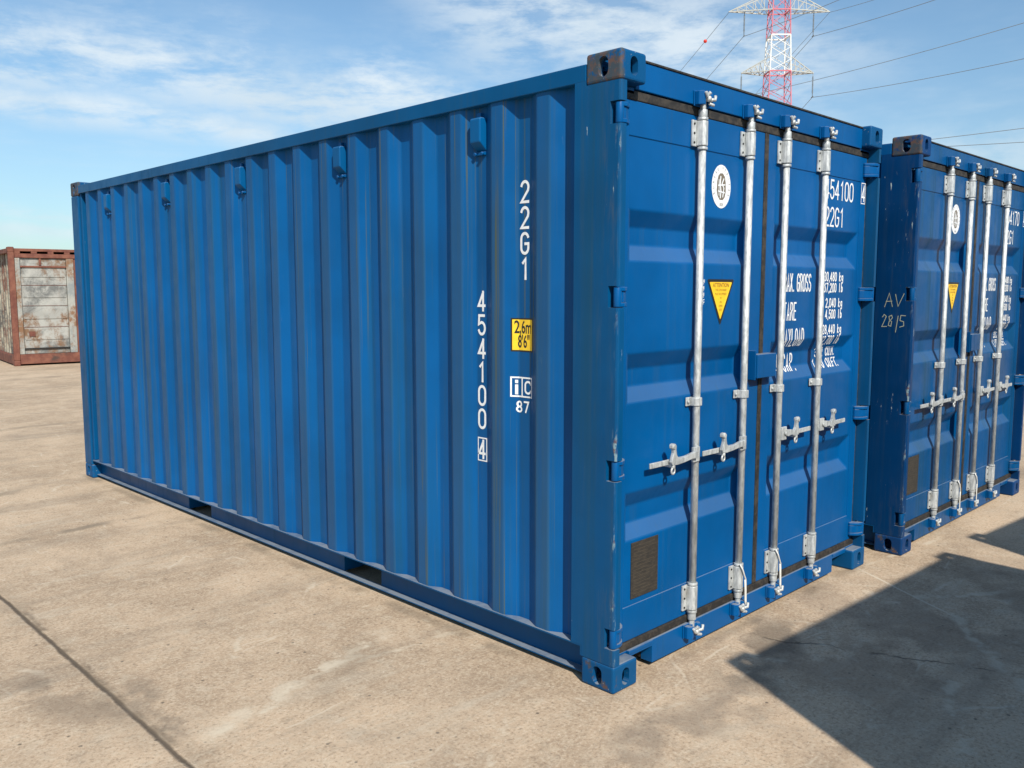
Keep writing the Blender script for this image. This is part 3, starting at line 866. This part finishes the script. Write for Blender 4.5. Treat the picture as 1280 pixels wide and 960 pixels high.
        m_.prism([(bx - .026, YD - .0072), (bx - .023, BY - .004), (bx - .014, BY - .0210), (bx + .014, BY - .0210), (bx + .023, BY - .004), (bx + .026, YD - .0072)], 2, z - .019, z + .019)
        m_.tube([(bx - .040, YD - .007, z), (bx - .040, YD - .016, z)], .008, 8)
        m_.build('rod_guide', 'zinc', rod, 0.003)
        # handle: hub, lever, catch with upright hook
        z = .930; s_ = side
        hx = bx + s_ * .004
        m_ = MB()
        a, b_ = sorted((hx - s_ * .004, hx + s_ * .046)); m_.box(a, b_, .012, .026, z - .034, z + .034)
        m_.tube([(hx + s_ * .026, .0115, z), (hx + s_ * .026, .002, z)], .010, 10)
        tip = .362 if s_ < 0 else .325
        m_.prism([(hx + s_ * .030, .016), (hx + s_ * tip, .020), (hx + s_ * tip, .028), (hx + s_ * .030, .025)], 2, z - .020, z + .004)
        m_.build('handle', 'zinc', rod, 0.003)
        hk = .235 if s_ < 0 else .150
        ol = [(.034, .020), (.075, .016), (.62 * hk, .006), (hk - .050, .008), (hk - .036, .022), (hk - .030, .046), (hk - .030, .062), (hk - .022, .074), (hk - .008, .077), (hk + .004, .070),
              (hk + .004, .058), (hk - .010, .050), (hk - .012, .034), (hk - .002, .012), (hk + .004, -.004), (hk - .004, -.018), (hk - .040, -.021), (.62 * hk, -.018), (.075, -.010), (.034, -.014)]
        ol = [(hx + s_ * u_, z + v_) for u_, v_ in ol]
        m_ = MB(); m_.prism(ol, 1, -.004, .0115)
        m_.tube([(hx + s_ * (hk - .014), -.008, z + .062), (hx + s_ * (hk - .014), .018, z + .062)], .0115, 12)
        m_.tube([(hx + s_ * (hk - .020), .006, z - .020), (hx + s_ * (hk - .020), .006, z - .034)], .010, 10)
        ring = [(hx + s_ * (hk - .020) + .012 * math.cos(R(q)), .006, z - .046 + .014 * math.sin(R(q))) for q in range(90, 451, 30)]
        m_.tube(ring, .0050, 8, False)
        m_.tube([(hx + s_ * (hk - .020), .0115, z - .024), (hx + s_ * (hk - .020), YD - .001, z - .024)], .009, 10)
        m_.build('handle_catch', 'zinc', rod, 0.0035)
        if bi in (1, 2):
            m_ = MB(); z1 = .312
            m_.tube([(bx - .020, BY - .020, z1 + .012), (bx - .012, BY - .030, z1 - .012), (bx + .004, BY - .030, z1 - .042), (bx + .030, BY - .024, z1 - .072), (bx + .040, BY - .02, z1 - .10),
                     (bx + .046, BY - .018, z1 - .150), (bx + .050, BY - .018, z1 - .195), (bx + .040, BY - .022, z1 - .205), (bx + .034, BY - .022, z1 - .185), (bx + .032, BY - .022, z1 - .130), (bx + .022, BY - .026, z1 - .075)], .0042, 6)
            m_.build('tie_cord', 'cord', rod)
    # lock box across the middle seam
    m_ = MB(); m_.box(1.112, 1.296, .012, YD - .001, 1.236, 1.352); m_.box(1.106, 1.1118, .020, YD - .001, 1.226, 1.372)
    m_.build('lock_box', mp['paint'], root, 0.004)
    if not full: return root, w0, doors
    # ---- side lettering
    cu = [q[0] for q in folds]
    fm = lambda u, v, l_: Vector((side_x(-u) - l_, -u, v))
    cuu = [-q for q in cu]
    for t in (flat_text('22G1', -.581, 2.050, .043, .087, .1115, .0125, True), flat_text(number, -.861, 1.572, .043, .087, .1105, .0125, True),
              flat_text('4', -.861, .875, .040, .085, 1, .012, True) + frame2(-.870, -.806, .860, .974, .006)):
        decal('lettering', t, fm, cuu, [], 'white', w0)
    bx0, bx1 = -.630, -.498
    decal('height_sticker', [rect2(bx0, bx1, 1.393, 1.543)], fm, cuu, [], 'black', w0, .0008)
    decal('height_sticker', [rect2(bx0 + .007, bx1 - .007, 1.400, 1.536)], fm, cuu, [], 'yellow', w0, .0014)
    decal('lettering', [font2('2,6m', -.566, 1.500, .080, .62, offset=.0014), font2('8\'6"', -.564, 1.436, .078, .60, offset=.0014)], fm, cuu, [], 'black', w0, .0020)
    t = frame2(-.632, -.505, 1.188, 1.280, .007) + [rect2(-.579, -.572, 1.195, 1.273)]
    t += flat_text('i', -.618, 1.204, .026, .060, 1, .013) + flat_text('C', -.556, 1.208, .034, .052, 1, .009)
    t += flat_text('87', -.604, 1.122, .026, .046, .042, .008)
    decal('lettering', t, fm, cuu, [], 'white', w0, .0012)
    # ---- door lettering, pressed over the bands
    d, xa, xb, _, _ = doors[1]
    zs = []
    for c_ in BANDS: zs += [c_ - HO, c_ - HI, c_ + HI, c_ + HO]
    fm = lambda u, v, l_: Vector((u, door_y(u, v, xa, xb) - .0006 - l_, v))
    cux = [xa - .012, xa, xa + EW, xb - EW, xb, xb + .0121]
    blocks = [flat_text(number, 1.875, 2.165, .042, .098, .0600, .0105),
              flat_text('4', 2.328, 2.176, .034, .088, 1, .010) + frame2(2.317, 2.372, 2.160, 2.280, .005),
              flat_text('22G1', 1.885, 2.017, .042, .098, .0600, .0105)]
    for s_, z, x, adv in (('MAX. GROSS', 1.660, 1.452, .0325), ('TARE', 1.510, 1.458, .0360), ('PAYLOAD', 1.372, 1.446, .0360), ('CU. CAP.', 1.238, 1.413, .0400)):
        t = []
        for ch in s_:
            t += flat_text(ch, x, z, .022, .088, 1, .0090); x += .018 if ch == '.' else .024 if ch == ' ' else adv
        blocks.append(t)
    for s_, un, z in (('30,480', 'kg', 1.716), ('67,200', 'lb', 1.655), ('2,040', 'kg', 1.571), ('4,500', 'lb', 1.508), ('28,440', 'kg', 1.424), ('62,700', 'lb', 1.362),
                      ('33.2', 'CU.M.', 1.296), ('1,170', 'CU.FT.', 1.232)):
        t = []
        x = 2.060 if len(un) == 2 else 2.000
        for ch in reversed(s_):
            x -= .016 if ch in ',.' else .0285; t += flat_text(ch, x, z, .018, .046, 1, .0078)
        if len(un) > 2: blocks.append(t); t = []
        x = 2.085 if len(un) == 2 else 2.030
        for ch in un: t += flat_text(ch, x, z, .018, .046, 1, .0078); x += .014 if ch == '.' else .0285
        blocks.append(t)
    for t in blocks: decal('lettering', t, fm, cux, zs, 'white', d)
    # ---- first door: emblem, warning triangle, small print, data plate
    d, xa, xb, _, _ = doors[0]
    fm1 = lambda u, v, l_: Vector((u, door_y(u, v, .150, 1.085) - .0006 - l_, v))
    def ell(cx_, cz_, rx_, rz_, lay=0): 
        return ([Vector((cx_ + rx_ * math.cos(R(q)), cz_ + rz_ * math.sin(R(q)))) for q in range(0, 360, 10)], [tuple(range(36))], lay)
    ex, ez = .832, 2.138
    em = decal('emblem', [ell(ex, ez, .080, .098)], fm1, [], [], 'white', d, .0010, 'white oval inspection emblem')
    ring = []
    for i, ch in enumerate('BUREAU VERITAS'):
        a = R(205 - i * 230 / 13); px_, pz = ex + .066 * math.cos(a), ez + .083 * math.sin(a)
        V_, F_, _ = font2(ch, 0, 0, .020, .8); ca, sa = math.cos(a - math.pi / 2), math.sin(a - math.pi / 2)
        ring.append(([Vector((px_ + p.x * ca - p.y * sa, pz + p.x * sa + p.y * ca)) for p in V_], F_, 0))
    ring.append(font2('1828', ex, ez - .082, .020, .8))
    decal('emblem_print', ring, fm1, [], [], 'grey_print', em and d, .0016)
    core = [([Vector((ex + x, ez + z)) for x, z in [(-.026, .048), (-.010, .060), (.010, .060), (.028, .046), (.036, .02), (.038, -.02), (.030, -.046), (.014, -.060), (-.012, -.060), (-.030, -.044), (-.038, -.018), (-.036, .022)]], [tuple(range(12))], 0)]
    decal('emblem_print', core, fm1, [], [], 'grey_print', d, .0016)
    fig = [ribbon([(ex - .008, ez + .044), (ex - .012, ez + .01), (ex - .004, ez - .02), (ex - .008, ez - .05)], .004) + (0,),
           ribbon([(ex + .018, ez + .036), (ex + .004, ez + .014), (ex + .020, ez - .006), (ex + .012, ez - .046)], .0035) + (1,),
           ribbon([(ex - .028, ez + .004), (ex + .028, ez + .010)], .003) + (2,), ribbon([(ex - .026, ez - .022), (ex + .026, ez - .026)], .003) + (2,),
           ribbon([(ex - .022, ez + .030), (ex - .020, ez - .040)], .0025) + (1,)]
    decal('emblem_print', fig, fm1, [], [], 'white', d, .0022)
    def tri(x0, x1, zt, xm, zb, r):
        P3 = [Vector((x0, zt)), Vector((x1, zt)), Vector((xm, zb))]; out = []
        for i in range(3):
            p, a, b_ = P3[i], P3[i - 1], P3[(i + 1) % 3]
            s1, s2 = p + (a - p).normalized() * r, p + (b_ - p).normalized() * r
            for t_ in (0, .25, .5, .75, 1): out.append(s1.lerp(p, t_).lerp(p.lerp(s2, t_), t_))
        return (out, [tuple(range(15))], 0)
    tx0, tx1, tz, tm, tb = .733, .965, 1.716, .850, 1.500
    decal('warning_sticker', [tri(tx0, tx1, tz, tm, tb, .014)], fm1, [], [], 'black', d, .0010, 'yellow warning triangle pointing down')
    decal('warning_sticker', [tri(tx0 + .019, tx1 - .019, tz - .013, tm, tb + .028, .008)], fm1, [], [], 'yellow', d, .0016)
    tt = [font2('ATTENTION', tm, 1.688, .026, .95, offset=.0006)]
    for i, s_ in enumerate(('THE CONTAINER', 'MUST BE OPENED', 'IN', 'AN', 'OPEN', 'SITE')):
        tt.append(font2(s_, tm, 1.666 - i * .0185, .0150, .82))
    decal('warning_print', tt, fm1, [], [], 'brown_print', d, .0022)
    sm = []
    for i, s_ in enumerate(('PH', 'HI', 'HI', 'TC')):
        sm.append(font2(s_, .700, 1.706 - i * .030, .021, 1.0, offset=.0006)); sm.append(font2('IIII', .700, 1.694 - i * .030, .012, 1.2))
    decal('small_print', sm, fm1, [], [], 'white', d, .0014)
    pl = MB(); pl.box(.192, .384, YD - .0015, YD + .0032, .345, .592)
    plo = pl.build('data_plate', 'plate', d, 0.001)
    tt = []
    random.seed(3)
    for i in range(15):
        s_ = ''.join(random.choice('IILTE HO-') for _ in range(14)); tt.append(font2(s_, .288, .575 - i * .0152, .0105, 1.0))
    decal('plate_print', tt[:0] + [rect2(.205, .205 + random.uniform(.08, .165), .574 - i * .0150, .5765 - i * .0150) for i in range(15)],
          lambda u, v, l_: Vector((u, YD - .0015 - l_, v)), [], [], 'plate_text', plo, .0006)
    if scribble:
        sc_ = []
        def stroke(pts, hw=.0022): sc_.append(ribbon(pts, hw) + (len(sc_) % 3,))
        # hand-chalked on the post:  AV / 28/5
        u = lambda y: -y
        Z0 = 1.560
        stroke([(-.176, Z0), (-.150, Z0 + .085), (-.128, Z0 + .002)]); stroke([(-.168, Z0 + .034), (-.132, Z0 + .036)])
        stroke([(-.112, Z0 + .078), (-.094, Z0 + .004), (-.060, Z0 + .082)])
        Z0 = 1.435
        stroke([(-.186, Z0 + .062), (-.176, Z0 + .078), (-.162, Z0 + .066), (-.188, Z0 + .002), (-.158, Z0 + .004)])
        stroke([(-.130, Z0 + .074), (-.146, Z0 + .066), (-.142, Z0 + .044), (-.128, Z0 + .034), (-.132, Z0 + .006), (-.148, Z0 + .010), (-.144, Z0 + .034), (-.124, Z0 + .058), (-.130, Z0 + .074)])
        stroke([(-.102, Z0 - .030), (-.090, Z0 + .070)])
        stroke([(-.046, Z0 + .072), (-.074, Z0 + .074), (-.078, Z0 + .042), (-.056, Z0 + .036), (-.054, Z0 + .010), (-.078, Z0 + .002)])
        decal('chalk_writing', sc_, lambda u, v, l_: Vector((.002 - l_, -u, v)), [], [], 'chalk', root, .0010, 'pale hand-written AV 28/5 on the post')
    return root, w0, doors


c1, _, _ = make_container((0, 0, 0), 0, 'bright blue shipping container with 454100 down its side, in front', 'blue shipping containers standing in a row', '454100')
c2, _, _ = make_container((2.763, -0.096, 0), R(-0.2), 'darker blue shipping container chalked AV on its post, behind the nearest one',
                          'blue shipping containers standing in a row', '454170', '2', True)
# the facing row across the aisle, behind the photographer; its roofs throw the shadow on the yard
for i, (x, y, a) in enumerate(((1.695, -3.025, 180 - 2.5), (4.575, -3.225, 180 - 5.0), (7.30, -3.40, 180 - 4))):
    o = copy_tree(c2); o.location = (x, y, 0); o.rotation_euler = (0, 0, R(a)); o['group'] = 'blue shipping containers of the row opposite'
    o['label'] = ('blue container across the aisle, nearest behind the photographer', 'blue container across the aisle, second from the photographer',
                  'blue container across the aisle, third from the photographer')[i]

# ------------------------------------------------------------------ rusty burnt container far left
lat = Vector((0.709, -0.705, 0)); fwd = Vector((0.705, 0.709, 0))
ex_ = (lat + 0.80 * fwd).normalized()
rz = math.atan2(ex_.y, ex_.x)
rc = empty('burnt_container', (2.93, 18.95, 0), rz)
tag(rc, 'burnt rusty red container with peeling white end panel, far left', 'container')
Wd, Ld = 2.438, 6.058
for xx in (0, Wd - .12):
    MB().box(xx, xx + .12, 0, .10, .12, 2.48).build('corner_post', 'rust', rc, .01)
    MB().box(xx, xx + .12, Ld - .12, Ld, .12, 2.48).build('corner_post', 'rust', rc, .01)
    for yy_ in (-.005, Ld - .175):
        for zz_ in (0, 2.473): MB().box(xx - .004, xx + .124, yy_, yy_ + .178, zz_, zz_ + .118).build('corner_casting', 'rust', rc, .02)
m_ = MB(); m_.box(.125, Wd - .125, .012, .12, .04, .25); m_.box(.125, Wd - .125, .0, .0118, .04, .06); m_.build('end_sill', 'rust', rc, .01)
m_ = MB(); m_.box(.125, Wd - .125, .03, .12, 2.36, 2.45); m_.box(.125, Wd - .125, .03, .12, 2.500, 2.56)
for i in range(7): m_.box(.125 + i * .33, .24 + i * .33, .03, .12, 2.4502, 2.4998)
m_.build('end_header', 'rust', rc, .006)
for a, b_, mm in ((.125, .225, 'strip'), (1.14, 1.29, 'strip')):
    MB().box(a, b_, .030, .10, .252, 2.355).build('door_frame', mm, rc, .012)
MB().box(.227, 1.138, .035, .09, 2.15, 2.19).build('cross_bar', 'rust', rc, .008)
MB().box(.60, .64, .040, .075, 2.20, 2.35).build('cross_bar', 'rust', rc, .004)
MB().box(.227, 1.138, .035, .09, .36, .385).build('cross_bar', 'dark', rc, .004)
m_ = MB(); m_.box(.228, 1.137, .080, .11, .255, 2.354)
for a in (.40, .86, 1.33, 1.78): m_.box(.26, 1.115, .066, .0795, a + .16, a + .42)
dp = m_.build('end_panel', 'peel', rc, .010)
MB().box(.33, .45, .046, .0545, .64, .75).build('vent_hole', 'rust', dp)
for a in (.84, 1.31, 1.76): MB().box(.228, 1.137, .070, .0798, a, a + .008).build('panel_seam', 'rust', dp)
m_ = MB(); m_.box(1.292, Wd - .125, .06, .10, .252, 2.355)
for i in range(5): m_.box(1.34 + i * .19, 1.42 + i * .19, .03, .0595, .28, 2.33)
m_.build('end_wall', 'rust', rc, .008)
m_ = MB(); m_.box(.005, .12, .175, Ld - .175, .03, .22); m_.build('side_rail', 'rust', rc, .008)
m_ = MB(); m_.box(.0, .10, .175, Ld - .175, 2.46, 2.56); m_.build('side_rail', 'rust', rc, .008)
m_ = MB(); pr = []; y = .20
while y < Ld - .25: pr += [(.10, y), (.10, y + .12), (.16, y + .16), (.16, y + .28)]; y += .32
pr.append((.10, Ld - .18)); n = len(pr)
m_.add([(a, b_, .22) for a, b_ in pr] + [(a, b_, 2.47) for a, b_ in pr], [(i, i + 1, n + i + 1, n + i) for i in range(n - 1)])
m_.build('side_wall', 'scorch', rc)
m_ = MB(); m_.box(Wd - .10, Wd - .05, .17, Ld - .17, .10, 2.50); m_.box(.10, Wd - .10, Ld - .1, Ld - .05, .10, 2.50); m_.build('side_wall', 'rust', rc)
MB().box(.02, Wd - .02, .10, Ld - .10, 2.50, 2.545).build('roof', 'rust', rc)
MB().box(.12, Wd - .12, .13, Ld - .13, .16, .20).build('floor', 'timber', rc)

# ------------------------------------------------------------------ pylon
base = Vector((115.6, 62.6, 0)); adir = Vector((7.31, -7.33, 0)).normalized()
py = empty('lattice_pylon', base, math.atan2(adir.y, adir.x))
tag(py, 'tall red and white lattice power pylon behind the container', 'pylon')


def beam(m_, a, b_, t=0.09):
    a = Vector(a); b_ = Vector(b_); d = (b_ - a).normalized(); up = Vector((0, 0, 1)) if abs(d.z) < .9 else Vector((1, 0, 0))
    p = d.cross(up).normalized() * t / 2; q = d.cross(p).normalized() * t / 2
    vs = [a + p + q, a - p + q, a - p - q, a + p - q, b_ + p + q, b_ - p + q, b_ - p - q, b_ + p - q]
    m_.add(vs, [(0, 1, 2, 3), (7, 6, 5, 4), (0, 4, 5, 1), (1, 5, 6, 2), (2, 6, 7, 3), (3, 7, 4, 0)])


def half(z):
    if z > 41: return 1.24 - (z - 41) * .04
    if z > 27: return 1.66 - (z - 27) * .030
    return 1.66 + (27 - z) * .085


lev = [0, 5, 9.5, 13.5, 17, 20.2, 23.2, 25.9, 27.9, 29.5, 31.0, 32.6, 34.2, 35.9, 37.6, 39.3, 41.1, 43.0, 45, 47.5, 50, 52.5, 55]
groups = {}
for i in range(len(lev) - 1):
    z0, z1 = lev[i], lev[i + 1]
    zone = 0 if z0 < 17 else 1 if z0 < 32.5 else 2 if z0 < 37.5 else 3 if z0 < 47 else 4
    m_ = groups.setdefault(zone, MB())
    h0, h1 = half(z0), half(z1)
    c0 = [(-h0, -h0, z0), (h0, -h0, z0), (h0, h0, z0), (-h0, h0, z0)]; c1_ = [(-h1, -h1, z1), (h1, -h1, z1), (h1, h1, z1), (-h1, h1, z1)]
    for q in range(4):
        r_ = (q + 1) % 4
        beam(m_, c0[q], c1_[q], .13)
        if z0 > 20:      # crossed bracing, with a redundant member
            beam(m_, c0[q], c1_[r_], .062); beam(m_, c0[r_], c1_[q], .062)
        else:
            beam(m_, c0[q], c1_[r_], .13); beam(m_, c0[r_], c1_[q], .13); beam(m_, c1_[q], c1_[r_], .10)
    if z1 in (32.6, 37.6, 41.1): 
        for q in range(4): beam(m_, c1_[q], c1_[(q + 1) % 4], .16)
for zone, m_ in groups.items():
    m_.build('tower_section', {0: 'pwhite', 1: 'pred', 2: 'pwhite', 3: 'pred', 4: 'pwhite'}[zone], py,
             label={0: 'white foot section', 1: 'red section below the lower arms', 2: 'white section between the arms', 3: 'red section round the upper arms', 4: 'white top section'}[zone])


def crossarm(z, reach, rise, inss):
    for s_ in (-1, 1):
        h = half(z); hu = half(z + rise); m_ = MB(); tip = (s_ * reach, 0, z)
        n_ = 5
        for sy in (-1, 1):
            beam(m_, (s_ * h, sy * h, z), tip, .13); beam(m_, (s_ * hu, sy * hu, z + rise), tip, .11)
            for j in range(1, n_):
                t_ = j / n_; lo = Vector((s_ * h, sy * h, z)).lerp(Vector(tip), t_); hi = Vector((s_ * hu, sy * hu, z + rise)).lerp(Vector(tip), t_)
                beam(m_, lo, hi, .07); lo2 = Vector((s_ * h, sy * h, z)).lerp(Vector(tip), (j - 1) / n_); beam(m_, lo2, hi, .07)
                if sy == 1: beam(m_, lo, Vector((s_ * h, -h, z)).lerp(Vector(tip), t_), .07); beam(m_, lo2, Vector((s_ * h, -h, z)).lerp(Vector(tip), t_), .06)
        m_.build('crossarm', 'pgrey', py)
        for xi in inss:
            m_ = MB(); x = s_ * xi
            m_.tube([(x, 0, z), (x, 0, z - 3.3)], .05, 6)
            for q in range(14): m_.tube([(x, 0, z - .5 - q * .17), (x, 0, z - .56 - q * .17)], .12, 8)
            m_.tube([(x, -.45, z - 3.35), (x, .45, z - 3.35)], .06, 6)
            m_.build('insulator', 'wire', py)


crossarm(32.6, 5.2, 2.0, (5.15,))
crossarm(41.1, 7.2, 2.6, (4.95,))
crossarm(50.0, 5.2, 2.0, (5.15,))


def insul(x, z): return base + adir * x + Vector((0, 0, z))


def wire(a, b_, sag, label, r=.036, group='overhead power lines hung from the pylon', name='power_line'):
    a = Vector(a); b_ = Vector(b_); pts = []
    for i in range(25):
        t_ = i / 24; p = a.lerp(b_, t_); p.z -= 4 * sag * t_ * (1 - t_); pts.append(p - a)
    o = MB().tube(pts, r, 6).build(name, 'wire'); o.location = a
    tag(o, label, 'power line', group); return o


far = Vector((292, 244, 0))
wire(insul(5, 37.7), (105.1, 30.61, 35.5), .25, 'power line rising right from the upper right insulator')
wire(insul(-5, 37.7), (103.0, 40.18, 38.02), .3, 'power line rising right from the upper left insulator, behind the tower')
wire(insul(5.15, 29.2), (107.76, 19.66, 27.62), .45, 'lowest power line to the right, from the lower right insulator')
wire(insul(-5.15, 29.2), (108.1, 20.0, 32.06), .5, 'power line running right across the sky from the lower left insulator')
wire(insul(7.2, 41.0), (106.22, 36.89, 37.46), .2, 'thin line rising right from the upper right arm tip', .03)
wire(insul(5, 37.7), (298.26, 240.92, 23.06), 3, 'power line falling away left from the upper right insulator')
wire(insul(-5, 37.7), (284.6, 256.91, 30.0), 3, 'power line falling away left from the upper left insulator')
wire(insul(5.15, 29.2), (307.37, 230.25, 12.63), 3, 'power line falling away left from the lower right insulator')
wire(insul(-5.15, 29.2), (295.78, 243.38, 20.0), 3, 'power line falling away left from the lower left insulator')
wt = wire(insul(-7.2, 41.0), (285.4, 257.72, 42.0), 2.5, 'thin line with the red ball, from the upper left arm tip', .035)
wire(insul(7.2, 41.0), (304.03, 236.79, 33.49), 3, 'thin line falling away left from the upper right arm tip', .03)
wire((150.28, 76.5, 26.46), (151.69, 18.42, 26.93), .3, 'upper of two power lines low above the second container', .055, 'distant power lines above the second container')
wire((150.29, 76.51, 26.61), (151.42, 18.15, 23.42), .3, 'lower of two power lines low above the second container', .055, 'distant power lines above the second container')
a = insul(-7.2, 41.0); b_ = Vector((285.4, 257.72, 42.0)); t_ = .050
p = a.lerp(b_, t_); p.z -= 4 * 2.5 * t_ * (1 - t_)
o = MB().ball((0, 0, 0), .28, 16, 10).build('marker_ball', 'ball'); o.location = p
tag(o, 'small red marker ball on the thin line left of the pylon', 'marker ball')
